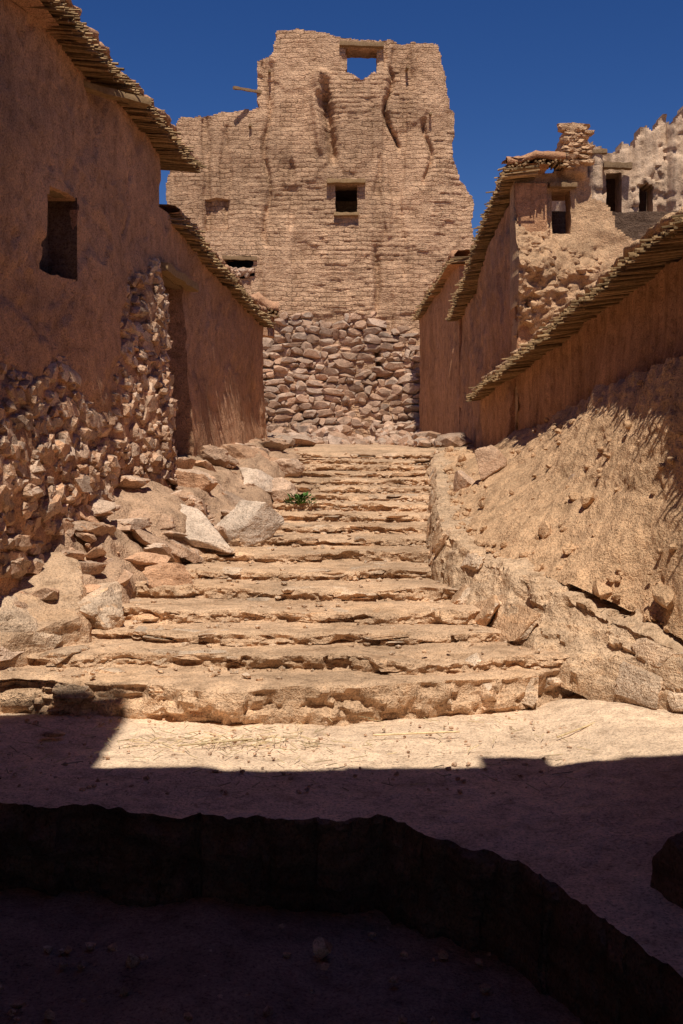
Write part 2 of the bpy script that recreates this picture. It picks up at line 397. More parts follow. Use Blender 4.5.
for k in range(NS):
    y,z,xl,xr=St[k]; y2=St[k+1][0] if k<NS-1 else 20.8
    for _ in range(int((xr-xl)*(y2-y)*1.2)):
        cx=U(xl,xr);cy=U(ycurve(k,cx)+.25,y2)
        R.add((cx,cy,z-.02+U(0,.01)),(U(.08,.2),U(.06,.14),.028),int(U(0,9999)),2,(U(-.05,.05),U(-.05,.05),U(0,3)),False,.12)
    for _ in range(int((xr-xl)*20)):
        e=random.random(); cx=U(xl,xr) if e<.6 else (xl+U(-.1,.25) if e<.8 else xr-U(-.1,.25));cy=y2-.02-U(0,1)**2*(y2-ycurve(k,cx)-.1);q=U(.006,.03)
        R.add((cx,cy,z+.005),(q*1.3,q,q*.7),int(U(0,9999)),1,(0,0,U(0,3)))
R.make('step_stones',M_slab,stairs)

# ---------------------------------------------------------------- left bank
lo=[(-3.4,7.9,.6),(-2.6,8.3,.74),(-2.1,9.0,.9),(-1.85,9.8,1.03),(-1.6,10.8,1.16),(-1.2,11.9,1.33),(-1.02,14,1.6),(-.9,16,1.84),(-.76,18,2.03),(-.75,20,2.2),(-1.1,23,2.2)]
mi=[(-3.4,8.2,1.0),(-2.75,8.6,1.1),(-2.45,9.3,1.35),(-2.2,10.1,1.5),(-1.9,11.1,1.62),(-1.65,12.2,1.75),(-1.45,14.2,1.93),(-1.3,16,2.1),(-1.15,18,2.22),(-1.1,20,2.32),(-1.5,23,2.4)]
up=[(-3.4,8.4,1.4),(-2.95,8.7,1.5),(-2.8,9.4,1.68),(-2.7,10.2,1.85),(-2.6,11.2,2.0),(-2.5,12.3,2.12),(-2.5,14.2,2.17),(-2.1,16,2.25),(-1.9,18,2.3),(-1.7,20,2.38),(-2.2,23,2.5)]
lo0=[(x+.12,y,z-.25) for x,y,z in lo]
loft('rubble_bank',[lo0,lo,mi,up],[4,20,20],460,M_bankL,amp=.26,freq=1.9,octv=6,seed=31)
R=Rocks()
def bankp(t,s):
    a=np.array([np.interp(t,range(11),[p[i] for p in lo]) for i in range(3)]);b=np.array([np.interp(t,range(11),[p[i] for p in up]) for i in range(3)])
    return a+(b-a)*s
for _ in range(500):
    t=U(0,9.2); s=U(0,1)**.8
    p=bankp(t,s); q=U(.012,.05)*(2.2 if random.random()<.14 else 1)
    p[2]+=.01+q*.2+.06*math.sin(s*3.14)
    R.add(p,(q*U(.9,1.6),q*U(.8,1.4),q*U(.5,.9)),int(U(0,99999)),2,(U(-.4,.4),U(-.4,.4),U(0,3)),random.random()<.4)
for _ in range(60):
    t=U(.8,8.5); s=U(.02,.75); p=bankp(t,s); q=U(.08,.2)
    p[2]+=.05+.08*math.sin(s*3.14)
    R.add(p,(q*U(1,1.5),q*U(.7,1.1),q*U(.25,.5)),int(U(0,99999)),3,(U(-.2,.5),U(-.1,.6),U(0,3)),random.random()<.6,.12)
R.make('loose_stones',M_rub)
def boulder(pos,size,seed,rot=(0,0,0),boxy=False,mat=None,name='boulder',rough=.14):
    R=Rocks(); R.add(pos,size,seed,5,rot,boxy,rough); return R.make(name,mat or M_boul,None,20)
boulder((-2.40,9.0,.96),(.66,.5,.40),103,(.45,.2,.25),False,M_slab,rough=.2)
boulder((-2.75,8.7,.88),(.5,.42,.38),8,(.4,.1,.4),False,M_slab,rough=.2)
boulder((-2.08,9.3,1.03),(.28,.3,.20),118,(.2,.3,.1),False,M_slab,rough=.2)
boulder((-.97,12.1,1.50),(.37,.30,.22),21,(.1,-.12,.3),False)
boulder((-1.42,11.5,1.47),(.40,.20,.12),37,(.25,.45,-.5),False)
boulder((-1.05,14.6,1.87),(.30,.26,.18),14,(.2,.2,.5),False)
boulder((-.80,14.5,1.73),(.18,.2,.14),5,(.0,.2,.1),False,M_rub)
boulder((-1.35,16.2,2.12),(.30,.26,.17),19,(.0,.2,.1),False,M_rub)
boulder((-.80,16.6,2.01),(.22,.2,.13),23,(.0,.2,.1),False,M_rub)
boulder((-1.55,10.2,1.20),(.24,.16,.10),44,(.2,.1,.6),False,M_rub)
boulder((-1.9,11.3,1.60),(.22,.16,.12),47,(.2,.3,.6),False,M_rub)
boulder((-1.7,13.1,1.93),(.26,.2,.15),49,(.1,.3,.2),False,M_rub)

# ---------------------------------------------------------------- right kerb + bank
kb=[(3.2,4.5,.4),(2.72,6.4,.45),(2.3,7.45,.55),(1.88,8.0,.66),(1.62,8.3,.76),(1.25,8.75,.82),(.98,9.4,.92),(.84,10.4,1.08),(.90,11.8,1.26),(1.0,13,1.42),(1.13,15,1.66),(1.28,17,1.88),(1.42,18.5,2.05),(1.6,20,2.15)]
kt=[(3.3,4.5,.8),(2.85,6.5,.85),(2.36,7.6,.95),(2.08,8.0,1.08),(1.83,8.42,1.20),(1.47,8.98,1.30),(1.17,9.75,1.40),(.93,10.6,1.57),(1.0,11.9,1.66),(1.08,13.0,1.76),(1.24,15,1.91),(1.38,17,2.07),(1.52,18.5,2.18),(1.7,20,2.26)]
kt2=[(x+.16,y+.06,z+.01) for x,y,z in kt]
ft=[(3.1,4.5,3.1),(2.85,6.2,3.15),(2.66,7.5,3.12),(2.62,8.3,3.06),(2.58,9.0,3.03),(2.55,9.8,2.98),(2.52,10.6,2.92),(2.5,11.4,2.85),(2.48,12.4,2.76),(2.45,13.4,2.66),(2.42,15,2.52),(2.38,17,2.36),(2.34,18.5,2.24),(2.3,20,2.2)]
md=[(a[0]*.42+c[0]*.58,a[1]*.5+c[1]*.5,a[2]*.58+c[2]*.42) for a,c in zip(kt2,ft)]
m2=[(a[0]*.16+c[0]*.84-.03,a[1]*.3+c[1]*.7,a[2]*.3+c[2]*.7) for a,c in zip(kt2,ft)]
def kex(G,Nn):
    h=fbm(G,2.6,5,41)*.09; r=np.abs(fbm(G,5,4,42))*.06
    st=fbm(np.floor(G*np.array([3,3,4.5])+fbm(G,2.6,3,47)[...,None]*1.6),.77,1,3)*.05
    return G+Nn*(h-r+st+fbm(G,18,3,49)*.012)[...,None]
loft('retaining_kerb',[[(x,y,z-.15) for x,y,z in kb],kb,kt,kt2,[(x+.35,y+.15,z+.02) for x,y,z in kt2]],[2,26,4,6],680,M_kerb,extra=kex,sharp=40)
def bex(G,Nn):
    h=fbm(G*np.array([1,1,.45]),1.8,5,77); h2=np.abs(fbm(G,8,4,78)); g=fbm(G*np.array([3.2,3.2,.4]),2.4,3,79)
    return G+Nn*(h*.11-h2*.03+g*.06*sm(2.0,2.8,G[...,2])+fbm(G,20,3,80)*.014)[...,None]
loft('eroded_bank',[kt2,md,m2,ft],[30,36,20],700,M_bank,extra=bex)
R=Rocks()
kbA=np.array(kb);ktA=np.array(kt)
t=1.0
while t<12.6:
    a=np.array([np.interp(t,range(14),kbA[:,i]) for i in range(3)]);b=np.array([np.interp(t,range(14),ktA[:,i]) for i in range(3)])
    a2=np.array([np.interp(t+.2,range(14),kbA[:,i]) for i in range(3)]);b2=np.array([np.interp(t+.2,range(14),ktA[:,i]) for i in range(3)])
    ang=math.atan2((a2+b2-a-b)[1],(a2+b2-a-b)[0]); h=b[2]-a[2]
    tilt=math.atan2(np.hypot(b[0]-a[0],b[1]-a[1]),h)
    nn=np.array([-math.sin(ang),math.cos(ang),0])
    for f in ((.3,.75) if h>.36 else (.5,)):
        if random.random()<.3: continue
        f+=U(-.08,.08); p=a+(b-a)*f; w=U(.10,.28)
        R.add(p-nn*U(.0,.04),(w,.045,h*(.3 if h>.36 else .5)*U(.6,1.2)),int(U(0,99999)),3,(tilt,U(-.25,.25),ang+U(-.08,.08)),True,.14)
    seg=np.linalg.norm(a2-a)/.2
    t+=.42/seg
R.make('kerb_stones',M_slab,None)
R=Rocks()
ftA=np.array(ft);k2=np.array(kt2);mdA=np.array(md)
for _ in range(360):
    t=U(1.3,12.8); s=U(0,1)**2.6
    a=np.array([np.interp(t,range(14),k2[:,i]) for i in range(3)]);b=np.array([np.interp(t,range(14),ftA[:,i]) for i in range(3)]);m=np.array([np.interp(t,range(14),mdA[:,i]) for i in range(3)])
    p=a+(m-a)*(s*2) if s<.5 else m+(b-m)*(s*2-1)
    q=U(.010,.032)*(2.6 if random.random()<.06 else 1)
    R.add(p+np.array([-q*.2,-q*.2,q*.3]),(q*U(.8,1.5),q*U(.8,1.4),q),int(U(0,99999)),2,(U(-.4,.4),U(-.4,.4),U(0,3)))
R.make('loose_stones',M_bank)
boulder((1.66,12.8,2.12),(.21,.18,.17),61,(.3,.3,.4),False,M_rub,rough=.1)
boulder((1.42,13.2,1.87),(.13,.17,.14),62,(.3,.3,.4),False,M_rub,rough=.1)
boulder((2.2,10.2,1.98),(.15,.13,.13),66,(.3,.3,.4),False,M_rub,rough=.1)
boulder((1.42,4.75,.60),(.15,.15,.14),67,(.1,.2,.4),False,M_ledge_and_shade,rough=.1)

# ---------------------------------------------------------------- left house 1
def lump(a1=.05,a2=.02,seed=0):
    return lambda S,Z,X,Y,P: fbm(P,.8,3,seed)*a1+fbm(P,4,5,seed+3)*a2+flake(P,seed+40,.02)
H1=empty('mud_house')
def in1(S,Z,X,Y):
    w=(np.abs(Y-10.1-.03*np.sin(Z*7))<.36)&(Z>3.86)&(Z<4.56)
    return ~w
def stoneL(Y,Z,P):
    top=np.interp(Y,[3,8.5,10,11.2,11.6,11.9,13.4],[3.05,3.05,2.9,2.7,3.0,4.1,4.4])+fbm(P,1.3,3,14)*.35
    return sm(.10,-.10,Z-top)
def d1(S,Z,X,Y,P):
    s=stoneL(Y,Z,P)
    pil=np.exp(-((Y-12.7)/.65)**2)*sm(4.6,3.9,Z)
    base=sm(3.2,1.5,Z)*.12
    ck=np.abs(Y-11.9-.12*np.sin(Z*4)-.05*np.sin(Z*11)); 
    return fbm(P,.8,3,1)*.06+fbm(P,4,5,3)*.022+flake(P,45,.03)-s*.04+s*fbm(P,5,4,9)*.07+pil*.18+base-.05*np.exp(-(ck/.03)**2)*sm(4.3,4.6,Z)*sm(5.5,5.2,Z)
panel('lane_wall',(-3.28,3.0),(-2.07,13.3),.2,5.85,.04,.5,in1,d1,M_plL,H1)
panel('rear_wall',(-7.5,3.0),(-7.5,13.3),.2,5.85,.5,.4,None,None,M_plL,H1,side=-1)
panel('end_wall',(-7.5,13.3),(-2.6,13.3),.5,5.85,.3,.4,None,None,M_plL,H1,side=1)
mk('window_dark_backing',[(-2.90,9.55,3.7),(-2.62,10.6,3.7),(-2.62,10.6,4.7),(-2.90,9.55,4.7)],[[0,1,2,3]],M_ledge_and_shade,H1)  # dark sheet behind the window, paints the unlit interior
mk('window_jamb_shade',[(-2.40,10.44,3.84),(-2.9,10.44,3.84),(-2.9,10.44,4.6),(-2.40,10.44,4.6)],[[0,1,2,3]],M_ledge_and_shade,H1)  # dark sheet over the far jamb, its shade put into the colour
mk('roof',[(-7.6,2.9,5.9),(-2.6,2.9,5.9),(-2.2,13.5,5.82),(-7.6,13.5,5.9)],[[0,1,2,3]],M_plL,H1)
eave('eave',[(-2.98,3.0,5.78),(-2.52,7.0,5.84),(-2.24,9.2,5.86),(-2.0,11.4,5.80),(-1.72,14.1,5.70)],(1,-.117),.3,H1,M_plL,layers=5,spacing=.03,rad=.013,mud=.07)
beam('plank',(-2.5,10.7,5.72),(-1.88,11.15,5.66),.12,.06,M_reed,H1)
beam('window_lintel',(-2.60,9.62,4.6),(-2.50,10.6,4.6),.12,.06,M_wood,H1)
R=Rocks()
def wallx(Y): return -2.75+(Y-7.5)*.1175
for _ in range(2300):
    Y=U(7.0,13.25);Z=U(1.4,4.45)
    P=np.array([wallx(Y),Y,Z]); s=float(stoneL(np.array(Y),np.array(Z),P))
    if s<.5: continue
    if Y>11.2 and Y<11.8 and random.random()<.4: continue
    q=U(.035,.12)*(.95 if Y>12 else 1)
    dd=float(d1(0,np.array(Z),0,np.array(Y),P))
    R.add((wallx(Y)+dd-q*.28,Y,Z),(q*.8,q*U(1.0,1.6),q*U(.5,.9)),int(U(0,99999)),2,(U(-.15,.15),U(-.2,.2),U(-.3,.3)),random.random()<.8)
R.make('rubble_masonry',M_rub,H1)

# ---------------------------------------------------------------- left house 2 with door
H2=empty('mud_house')
panel('lane_wall',(-1.96,14.65),(-1.38,20.2),1.7,5.2,.045,.55,lambda S,Z,X,Y: Z<4.95-.105*(Y-14.6),lambda S,Z,X,Y,P: fbm(P,.8,3,1)*.06+fbm(P,4,5,3)*.025+flake(P,48,.025)+sm(3.2,2.0,Z)*.1,M_plL,H2)
panel('door_head',(-2.09,13.32),(-1.97,14.63),4.42,5.1,.05,.5,None,lump(.03,.02,5),M_plL,H2)
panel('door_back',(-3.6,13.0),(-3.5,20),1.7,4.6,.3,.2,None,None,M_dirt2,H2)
panel('end_wall',(-5.5,20.2),(-1.9,20.2),1.7,4.4,.3,.4,None,None,M_plL,H2,side=-1)
mk('roof',[(-5.6,13.4,5.02),(-2.3,13.4,4.98),(-1.7,20.5,4.42),(-5.6,20.5,4.5)],[[0,1,2,3]],M_plL,H2)
beam('door_lintel',(-2.04,13.05,4.37),(-1.93,14.95,4.37),.14,.09,M_reed,H2)
beam('door_lintel_inner',(-2.2,13.1,4.37),(-2.1,14.95,4.37),.14,.09,M_wood,H2)
eave('eave',[(-1.88,13.7,5.0),(-1.66,16,4.80),(-1.44,18,4.57),(-1.22,20.3,4.40)],(1,-.1),.25,H2,M_plL,layers=4,spacing=.035,rad=.016,mud=.09)
eave('end_eave',[(-2.1,20.9,4.72),(-1.5,20.8,4.74),(-1.12,20.7,4.62)],(.1,-1),.45,H2,M_plL,layers=3,spacing=.04,rad=.022,mud=.16)
panel('roof_parapet',(-2.2,20.95),(-1.25,20.95),4.3,4.8,.05,.5,None,lump(.03,.03,7),M_plL,H2)

# ---------------------------------------------------------------- right wall
WR=empty('mud_garden_wall')
def wr_top(Y): return np.interp(Y,[3,7.5,19.2],[4.2,4.02,3.12])
panel('wall_body',(2.95,3.0),(2.30,19.2),1.2,4.3,.05,.4,lambda S,Z,X,Y: Z<wr_top(Y)+.05,lambda S,Z,X,Y,P: fbm(P,.8,3,51)*.06+fbm(P*np.array([1,3,.4]),1.6,4,53)*.06+flake(P,57,.02)-.05,M_plR,WR,side=-1)
eave('coping',[(2.75,3.2,4.18),(2.50,7.0,4.10),(2.40,9.5,3.90),(2.30,12,3.67),(2.20,15.5,3.37),(2.10,19.3,3.09)],(-1,-.04),.25,WR,M_bank,layers=4,spacing=.033,rad=.012,mud=.07,jag=.06)

# ---------------------------------------------------------------- tower
T=empty('mud_brick_tower')
poly=[(-4.6,1.8),(-4.53,10.36),(-4.21,10.75),(-3.3,10.88),(-2.2,11.06),(-2.23,12.26),(-1.87,12.42),(-1.73,13.04),(-1.08,13.12),(0,12.89),(1.13,12.78),(2.57,12.73),(2.67,12.31),(2.75,11.14),(2.94,10.96),(2.96,9.97),(3.14,9.24),(3.46,8.71),(3.5,6.05),(3.5,1.8)]
def inpoly(X,Z,poly):
    r=np.zeros(X.shape,bool); n=len(poly)
    for i in range(n):
        x1,z1=poly[i];x2,z2=poly[(i+1)%n]
        c=((z1>Z)!=(z2>Z))&(X<(x2-x1)*(Z-z1)/((z2-z1) if z2!=z1 else 1e-9)+x1); r^=c
    return r
def inT(S,Z,X,Y):
    P=np.stack([X,Y,Z],-1); a=fbm(P,1.6,5,61)*.16; b=fbm(P,1.8,5,65)*.13
    r=inpoly(X+a,Z+b,poly)
    r&=~((X>.14+a*.2)&(X<.93+a*.2)&(Z>11.87+.1*np.sin(X*9))&(Z<12.62))
    r&=~((X>-.17)&(X<.40)&(Z>8.32)&(Z<9.06))
    r&=~((np.abs(X+2.65+a)<.38)&(Z>6.62+b)&(Z<7.1+a*2))
    return r
def dT(S,Z,X,Y,P):
    rowf=Z/.12+fbm(P,.8,3,90)*.9; row=np.floor(rowf); off=(row%2)*.15
    bx=np.floor((X+off)/.30)
    rnd=_h(row.astype(int),bx.astype(int),0*row.astype(int),5)
    fz=rowf%1
    groove=np.exp(-((fz-.5)/.42)**6)
    wear=.3+.7*sm(.25,-.2,fbm(P,.7,4,93))
    d=fbm(P,.35,3,71)*.16+fbm(P,1.7,5,72,.45)*.06+(rnd*.018+groove*.020)*wear
    d-=.05*sm(.18,.34,fbm(P,.8,3,75))
    d-=.10*sm(.30,.50,fbm(P*np.array([1,1,.16]),2.0,4,95))
    niche=(X>-3.56)&(X<-2.96)&(Z>7.88)&(Z<8.71); d=np.where(niche,d-.16,d)
    d+=.30*np.exp(-((X+.55)/.17)**2)*sm(11.3,11.5,Z)*sm(12.1,11.9,Z)
    d+=.18*np.exp(-((X+.70-.12*(11.2-Z))/.10)**2)*sm(9.7,10.1,Z)*sm(11.5,11.2,Z)
    d-=.42*np.exp(-((X+.40-.12*(11.2-Z))/.12)**2)*sm(9.5,9.9,Z)*sm(12.0,11.5,Z)
    cx=1.25+.14*np.sin(Z*3.3)+.3*(11.2-Z)*.3
    d-=.24*np.exp(-((X-cx)/.06)**2)*sm(9.9,10.2,Z)*sm(12.3,11.9,Z)
    d-=.18*np.exp(-((X-2.25-.1*np.sin(Z*4))/.06)**2)*sm(8.9,9.3,Z)*sm(11.0,10.6,Z)
    d-=.16*np.exp(-((X+1.95-.08*np.sin(Z*3))/.07)**2)*sm(7.2,7.9,Z)*sm(12.0,11.0,Z)
    d-=.16*np.exp(-((X-.75-.2*np.sin(Z*1.2))/.08)**2)*sm(5.5,6,Z)*sm(7.9,7.2,Z)
    d-=.35*np.exp(-((X-.96-.03*np.sin(Z*5))/.06)**2)*sm(5.3,5.0,Z)
    d-=sm(5.75,5.6,Z+fbm(P,1.2,3,76)*.3)*.06*(np.abs(X)<2.4)
    d-=.25*sm(2.6,3.3,X)*sm(4,9,Z)
    return d
panel('front_wall',(-4.7,30),(3.6,30),1.9,13.3,.03,.75,inT,dT,M_tower,T,warp=.8,sharp=60)
def tp(h): return lambda S,Z,X,Y: Z<h+fbm(np.stack([X,Y,Z*0],-1),.9,3,8)*.8
panel('right_wall',(3.35,30.5),(3.1,36),1.9,11,.1,.6,tp(8.6),lump(.1,.05,3),M_tower,T,side=1)
panel('left_wall',(-4.5,30.6),(-4.4,36),1.9,11,.1,.6,tp(10.0),lump(.1,.05,3),M_tower,T,side=-1)
panel('upper_left_wall',(-2.1,30.6),(-2.1,36),10,12.6,.1,.6,tp(11.3),lump(.1,.05,3),M_tower,T,side=-1)
panel('rear_wall',(-4.4,36),(3.1,36),1.9,12,.15,.6,tp(10.9),lump(.1,.05,3),M_tower,T,side=-1)
mk('upper_floor',[(-4.4,30.6,9.75),(3.0,30.6,9.75),(3.0,36,9.75),(-4.4,36,9.75)],[[0,1,2,3]],M_ledge_and_shade,T)
mk('middle_floor',[(-4.4,30.6,6.5),(3.2,30.6,6.5),(3.2,36,6.5),(-4.4,36,6.5)],[[0,1,2,3]],M_ledge_and_shade,T)
beam('parapet_lintel',(-.05,29.95,12.70),(1.1,29.95,12.66),.25,.10,M_wood,T)
beam('window_lintel',(-.38,29.93,9.13),(.62,29.93,9.13),.2,.10,M_reed,T)
beam('window_sill',(-.2,29.95,8.28),(.45,29.95,8.28),.16,.07,M_reed,T)
beam('projecting_pole',(-2.1,30.1,11.5),(-2.78,29.6,11.47),.07,.07,M_wood,T)
beam('hole_beam',(-3.1,29.95,7.15),(-2.2,29.95,7.12),.12,.09,M_wood,T)
for (x,z) in ((-1.9,12.0),(1.7,12.1),(-2.4,10.6),(2.3,10.9)):
    beam('putlog',(x,30.2,z),(x+.03,29.9,z),.06,.06,M_wood,T)
R=Rocks()
def masonry(R,x0,x1,z0,z1f,y,dz=.175):
    z=z0
    while z<7:
        h=dz*U(.65,1.35); x=x0+U(-.1,.1)
        while x<x1:
            w=U(.12,.50)
            if z<z1f(x)-.02 and random.random()<.97:
                hh=h*U(.7,1.2)
                R.add((x+w/2,y+U(-.03,.07),z+h/2+U(-.04,.04)+.06*math.sin(x*2.5+z)),(w*.62,.15,hh*.66),int(U(0,99999)),2,(U(-.08,.08),U(-.22,.22),U(-.15,.15)),random.random()<.7,.1)
            x+=w
        z+=h
masonry(R,-2.25,.80,2.3,lambda x:5.55+.12*math.sin(x*3.1)+.1*math.sin(x*9)-.6*max(0,-1.7-x),30.02)
masonry(R,1.02,2.5,2.3,lambda x:5.15-.5*max(0,x-1.6)+.12*math.sin(x*6),30.05)
R.make('stone_base',M_rub2,T)
R=Rocks()
for _ in range(26):
    x=U(-2.95,-2.35); R.add((x,29.95,6.68+U(0,.16)),(U(.06,.13),.1,U(.05,.09)),int(U(0,9999)),2,(0,0,U(0,3)))
R.make('hole_rubble',M_rub2,T)
R=Rocks()
for _ in range(210):
    y=U(20.5,29.8); x=U(-2.4,2.4) if y>25 else random.choice((U(-1.8,-.7),U(1.2,2.1)))
    if y<27 and -0.6<x<1.1 and random.random()<.7: continue
    q=U(.05,.15)*(1.6 if random.random()<.18 else 1)
    R.add((x,y,2.31+q*.25),(q*U(.9,1.6),q*U(.8,1.3),q*.75),int(U(0,99999)),2,(U(-.3,.3),U(-.3,.3),U(0,3)),random.random()<.4)
for _ in range(100):
    x=random.choice((U(-2.3,.2),U(1.0,2.2))); h=U(0,1)
    q=U(.08,.2); R.add((x,29.6-.9*(1-h),2.35+.45*h*h),(q*U(.9,1.5),q,q*.8),int(U(0,99999)),2,(U(-.3,.3),U(-.3,.3),U(0,3)),random.random()<.4)
R.make('fallen_stones',M_rub2,None)

# ---------------------------------------------------------------- small house right of tower
H3=empty('mud_house')
panel('lane_wall',(2.42,23.8),(2.0,29.3),1.9,6.2,.06,.4,lambda S,Z,X,Y: Z<6.05-.11*(Y-24)-.0*Z,lump(.06,.03,12),M_plR,H3,side=-1)
panel('front_wall',(2.44,23.82),(5.5,23.82),1.9,6.0,.1,.4,None,lump(.06,.03,13),M_plR,H3,side=1)
mk('roof',[(2.2,23.7,6.02),(5.5,23.7,6.1),(5.5,29.4,5.7),(1.9,29.4,5.5)],[[0,1,2,3]],M_plR,H3)
eave('eave',[(2.25,23.6,6.08),(2.03,26.5,5.78),(1.83,29.3,5.46)],(-1,-.05),.25,H3,M_plR,layers=3,spacing=.045,rad=.02,mud=.14)

# ---------------------------------------------------------------- big ruined house right
H4=empty('ruined_mud_house')
panel('lane_wall',(2.46,16.3),(2.52,23.78),1.9,6.3,.05,.45,lambda S,Z,X,Y: Z<np.interp(Y,[16,24],[6.1,4.9]),lambda S,Z,X,Y,P: fbm(P,.8,3,1)*.09+fbm(P,4,5,3)*.035+flake(P,58,.03)+sm(4,2,Z)*.12,M_plR,H4,side=-1)
eave('eave',[(2.28,16.0,6.12),(2.26,18.5,5.88),(2.26,21,5.42),(2.22,24,4.9)],(-1,0),.22,H4,M_plR,layers=4,spacing=.035,rad=.016,mud=.09)
eave('front_eave',[(2.3,15.95,6.18),(2.7,15.95,6.24),(3.12,15.95,6.22)],(0,-1),.25,H4,M_plR,layers=3,spacing=.035,rad=.014,mud=.09)
p4=[(2.46,1.5),(2.46,6.2),(3.12,6.25),(3.14,6.72),(3.2,6.84),(3.45,6.82),(3.52,6.2),(3.6,5.85),(3.78,5.75),(3.9,5.45),(4.4,5.2),(5.2,5.0),(6.5,5.2),(6.5,1.5)]
def in4(S,Z,X,Y):
    P=np.stack([X,Y,Z],-1); a=fbm(P,2.5,4,61)*.10
    r=inpoly(X+a,Z+a,p4)
    r&=~((X>3.0)&(X<3.28)&(Z>5.35)&(Z<5.98)); return r
def d4(S,Z,X,Y,P):
    d=fbm(P,1.2,4,1)*.10+fbm(P,5,5,3)*.04
    d+=.16*sm(3.08,3.18,X)*sm(3.52,3.44,X)*sm(6.1,6.2,Z)
    rub=sm(5.5,4.4,Z)*sm(3.9,3.3,X+fbm(P,1,3,5)*.3)+sm(3.05,2.8,X)*sm(5.9,5.2,Z)*.5
    rub=np.clip(rub,0,1)
    r2=sm(6.1,5.6,Z)*sm(4.0,3.4,X)*(1-sm(5.1,5.3,Z)*sm(2.9,3.0,X))
    return d+rub*(.28+fbm(P,2.0,5,6,.6)*.40)-r2*np.abs(fbm(P,5,4,16,.6))*.15
panel('front_wall',(2.46,16.4),(6.4,16.4),1.8,6.9,.03,.4,in4,d4,M_bank,H4,sharp=60)
panel('inner_wall',(2.8,17.6),(6.4,17.6),3,5.9,.1,.3,None,lump(.06,.03,13),M_ledge_and_shade,H4)
mk('roof_slab',[(2.5,16.6,6.15),(3.45,16.6,6.12),(3.45,17.8,6.1),(2.5,17.8,6.1)],[[0,1,2,3]],M_plR,H4)
beam('window_lintel',(2.95,16.35,6.02),(3.34,16.35,6.02),.14,.06,M_wood,H4)
R=Rocks()
for _ in range(260):
    z=3.3+2.3*U(0,1)**1.1; x=U(2.5,3.9)
    k=(5.9-z)/2.6
    if x>3.3+.5*k+U(0,.2) or x<2.48+.25*max(0,(z-5.2)) or (z>5.15 and x>2.9): continue
    P=np.array([x,16.4,z]); dd=float(d4(0,np.array(z),np.array(x),0,P))
    q=U(.02,.08)
    R.add((x,16.4-dd+q*.4,z),(q*U(.9,1.5),q,q*U(.6,1)),int(U(0,99999)),2,(U(-.4,.4),U(-.4,.4),U(-.4,.4)),random.random()<.5)
R.make('collapsed_rubble',M_bank,H4)
R=Rocks()
for _ in range(60):
    x=3.14+.36*U(0,1); R.add((x,16.25,6.25+.57*U(0,1)),(U(.05,.1),.08,U(.02,.04)),int(U(0,9999)),2,(0,0,U(-.3,.3)),True)
for _ in range(14):
    R.add((U(3.13,3.5),16.3,6.8+U(0,.04)),(U(.05,.1),.1,U(.03,.05)),int(U(0,9999)),2,(0,0,U(-.3,.3)),True)
R.make('chimney_stones',M_bank,H4)

# ---------------------------------------------------------------- upper kasbah ruin
H5=empty('ruined_kasbah')
p5=[(4.2,3),(4.22,7.5),(4.45,7.85),(4.8,7.6),(5.1,7.65),(5.12,7.85),(5.35,7.75),(5.5,8.15),(5.75,8.1),(5.9,8.4),(6.05,8.15),(6.3,8.55),(6.5,8.4),(7.2,8.7),(9,8.5),(9,3)]
def in5(S,Z,X,Y):
    P=np.stack([X,Y,Z],-1); a=fbm(P,2.5,5,81)*.20
    r=inpoly(X+a,Z+a,p5)
    r&=~((X>4.84)&(X<5.10)&(Z>6.1)&(Z<7.30))
    r&=~(((X-5.57)/.15)**2+(np.maximum(0,Z-6.95)/.15)**2+(np.minimum(0,Z-6.45)/.05)**2<1)
    return r
def d5(S,Z,X,Y,P):
    d=fbm(P,1.0,4,1)*.12+fbm(P,4,5,3)*.05+flake(P,88,.06,1.6)-.05*np.abs(fbm(P*np.array([1,1,.3]),4,4,91))
    d+=.20*sm(4.52,4.56,X)*sm(4.76,4.72,X)
    cx=5.57
    ar2=((np.abs(X-cx)<.24)&(Z>6.3)&(Z<6.95))|(((X-cx)**2+(Z-6.95)**2)<.24**2)
    d=np.where(ar2,d+.05,d)
    d+=.25*sm(5.95,6.05,X)
    return d
panel('front_wall',(4.2,21),(8.8,21),3,8.9,.035,.5,in5,d5,M_pale,H5,sharp=50)
panel('recess_dark_backing',(4.3,22.6),(8.0,22.6),3,7.5,.1,.3,None,lump(.06,.03,14),M_ledge_and_shade,H5)  # added backing, dark colour stands in for shade inside the opening
mk('room_ceiling',[(4.3,21.4,7.5),(6,21.4,7.5),(6,22.7,7.5),(4.3,22.7,7.5)],[[0,1,2,3]],M_ledge_and_shade,H5)
panel('side_wall',(4.2,21.1),(4.2,26),3,7.6,.1,.4,None,lump(.08,.03,4),M_pale,H5,side=-1)
panel('rear_wall',(4.5,24),(8.8,24),3,7.5,.15,.4,None,lump(.08,.03,4),M_pale,H5)
beam('lintel_beam',(4.75,20.85,7.38),(5.25,20.8,7.35),.16,.10,M_wood,H5)
beam('roof_beam',(4.25,20.85,7.60),(4.8,20.8,7.62),.12,.07,M_wood,H5)

# ---------------------------------------------------------------- passage house behind/over the camera (casts the foreground shade)
H0=empty('passage_house')
def in0(S,Z,X,Y):
    P=np.stack([X,0*X,0*X],-1)
    top=np.where(X<-1.27,9.88,7.3)+np.where((X>.93)&(X<1.33),.42,0)+np.where(X>=1.33,.16,0)+fbm(P,2.2,4,4)*.14
    return (Z<top)&((Z>3.95)|(X<-3.0)|(X>3.1))
panel('spanning_storey',(-8,-7),(8,-7),0,10.4,.08,10,in0,None,M_plR,H0,warp=.3)

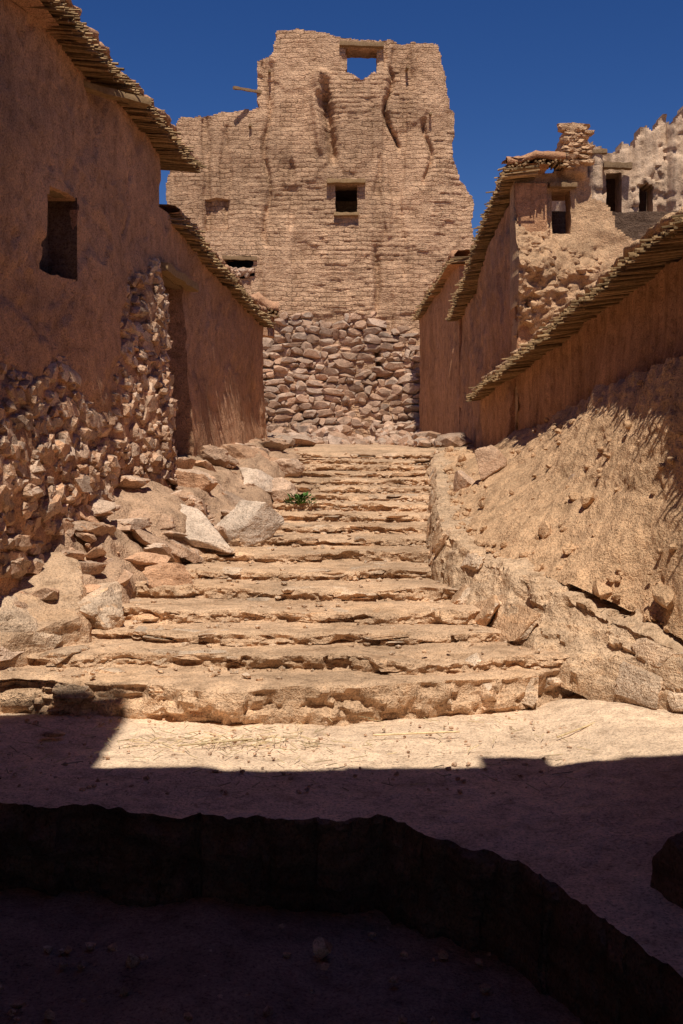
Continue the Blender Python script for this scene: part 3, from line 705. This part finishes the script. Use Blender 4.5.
# ---------------------------------------------------------------- litter, pebbles, plant
S=Sticks()
for _ in range(300):
    x=U(-2.5,2.2);y=U(6.1,7.7); a=U(0,3.14); l=U(.03,.13)
    if random.random()<.5: x=-.7+random.gauss(0,.35); y=7.1+random.gauss(0,.12)
    S.add((x,y,.535),(x+math.cos(a)*l,y+math.sin(a)*l,.535+U(0,.012)),.0025)
for a,b in (((1.35,7.2,.54),(1.75,7.6,.56)),((-1.0,7.0,.54),(-.55,7.12,.55)),((.2,7.25,.54),(.75,7.3,.55))): S.add(a,b,.006)
S.make('straw_litter',M_straw)
R=Rocks()
for _ in range(420):
    x=U(-3,2.6);y=U(6.1,8.0);q=U(.004,.016)
    R.add((x,y,.515+q*.3),(q*1.3,q,q*.8),int(U(0,99999)),1,(0,0,U(0,3)))
for _ in range(120):
    x=U(-1.9,1.0);y=U(3.2,5.6);q=U(.006,.028)
    R.add((x,y,.03+q*.3),(q*1.3,q,q*.8),int(U(0,99999)),1,(0,0,U(0,3)))
R.add((-.1,5.3,.05),(.045,.04,.04),5,3); R.add((-.95,5.2,.05),(.03,.03,.03),6,3); R.add((-1.85,7.3,.53),(.07,.05,.018),7,3)
R.make('pebbles',M_rub)
V=[];F=[]
for i in range(220):
    a=U(0,6.28);r=U(0,.14);c=np.array([-.50+math.cos(a)*r*1.4,14.1+math.sin(a)*r,1.61+U(0,.11)])
    d=np.array([math.cos(a),math.sin(a),U(.2,1.2)]);d/=np.linalg.norm(d);u=np.cross(d,[0,0,1]);u/=np.linalg.norm(u);l=U(.03,.07);w=l*.32
    o=len(V);V+=[c,c+d*l*.5+u*w,c+d*l,c+d*l*.5-u*w];F.append([o,o+1,o+2,o+3])
mk('green_weed',V,F,M_leaf,smooth=False)

# ---------------------------------------------------------------- light, sky, camera
EL=math.radians(62); AZ=math.radians(2.2)
sv=Vector((math.sin(AZ)*math.cos(EL),-math.cos(AZ)*math.cos(EL),math.sin(EL)))
ld=bpy.data.lights.new('sun','SUN'); ld.energy=5.0; ld.angle=math.radians(.5); ld.color=(1,.94,.82)
lo_=bpy.data.objects.new('sun',ld); lo_.rotation_euler=sv.to_track_quat('Z','Y').to_euler(); scene.collection.objects.link(lo_)
w=bpy.data.worlds.new('World'); scene.world=w; w.use_nodes=True; N=w.node_tree.nodes; L=w.node_tree.links
sky=N.new('ShaderNodeTexSky'); sky.sky_type='NISHITA'; sky.sun_disc=False; sky.sun_elevation=EL; sky.sun_rotation=math.radians(177.8)
sky.altitude=2500; sky.air_density=1.0; sky.dust_density=.1; sky.ozone_density=3.5
hs=N.new('ShaderNodeHueSaturation'); hs.inputs['Saturation'].default_value=1.28; hs.inputs['Hue'].default_value=.515; L.new(sky.outputs[0],hs.inputs['Color'])
L.new(hs.outputs[0],N['Background'].inputs['Color']); N['Background'].inputs['Strength'].default_value=.07
cd=bpy.data.cameras.new('camera'); cam=bpy.data.objects.new('camera',cd); scene.collection.objects.link(cam)
cam.location=(0,0,2.4); cam.rotation_euler=(math.radians(90),0,0)
cd.sensor_fit='VERTICAL'; cd.sensor_height=36; cd.lens=1150/1024*36; cd.shift_y=-72/1024; cd.clip_end=2000; cd.clip_start=.05
scene.camera=cam
scene.view_settings.view_transform='Standard'; scene.view_settings.look='None'; scene.view_settings.exposure=0
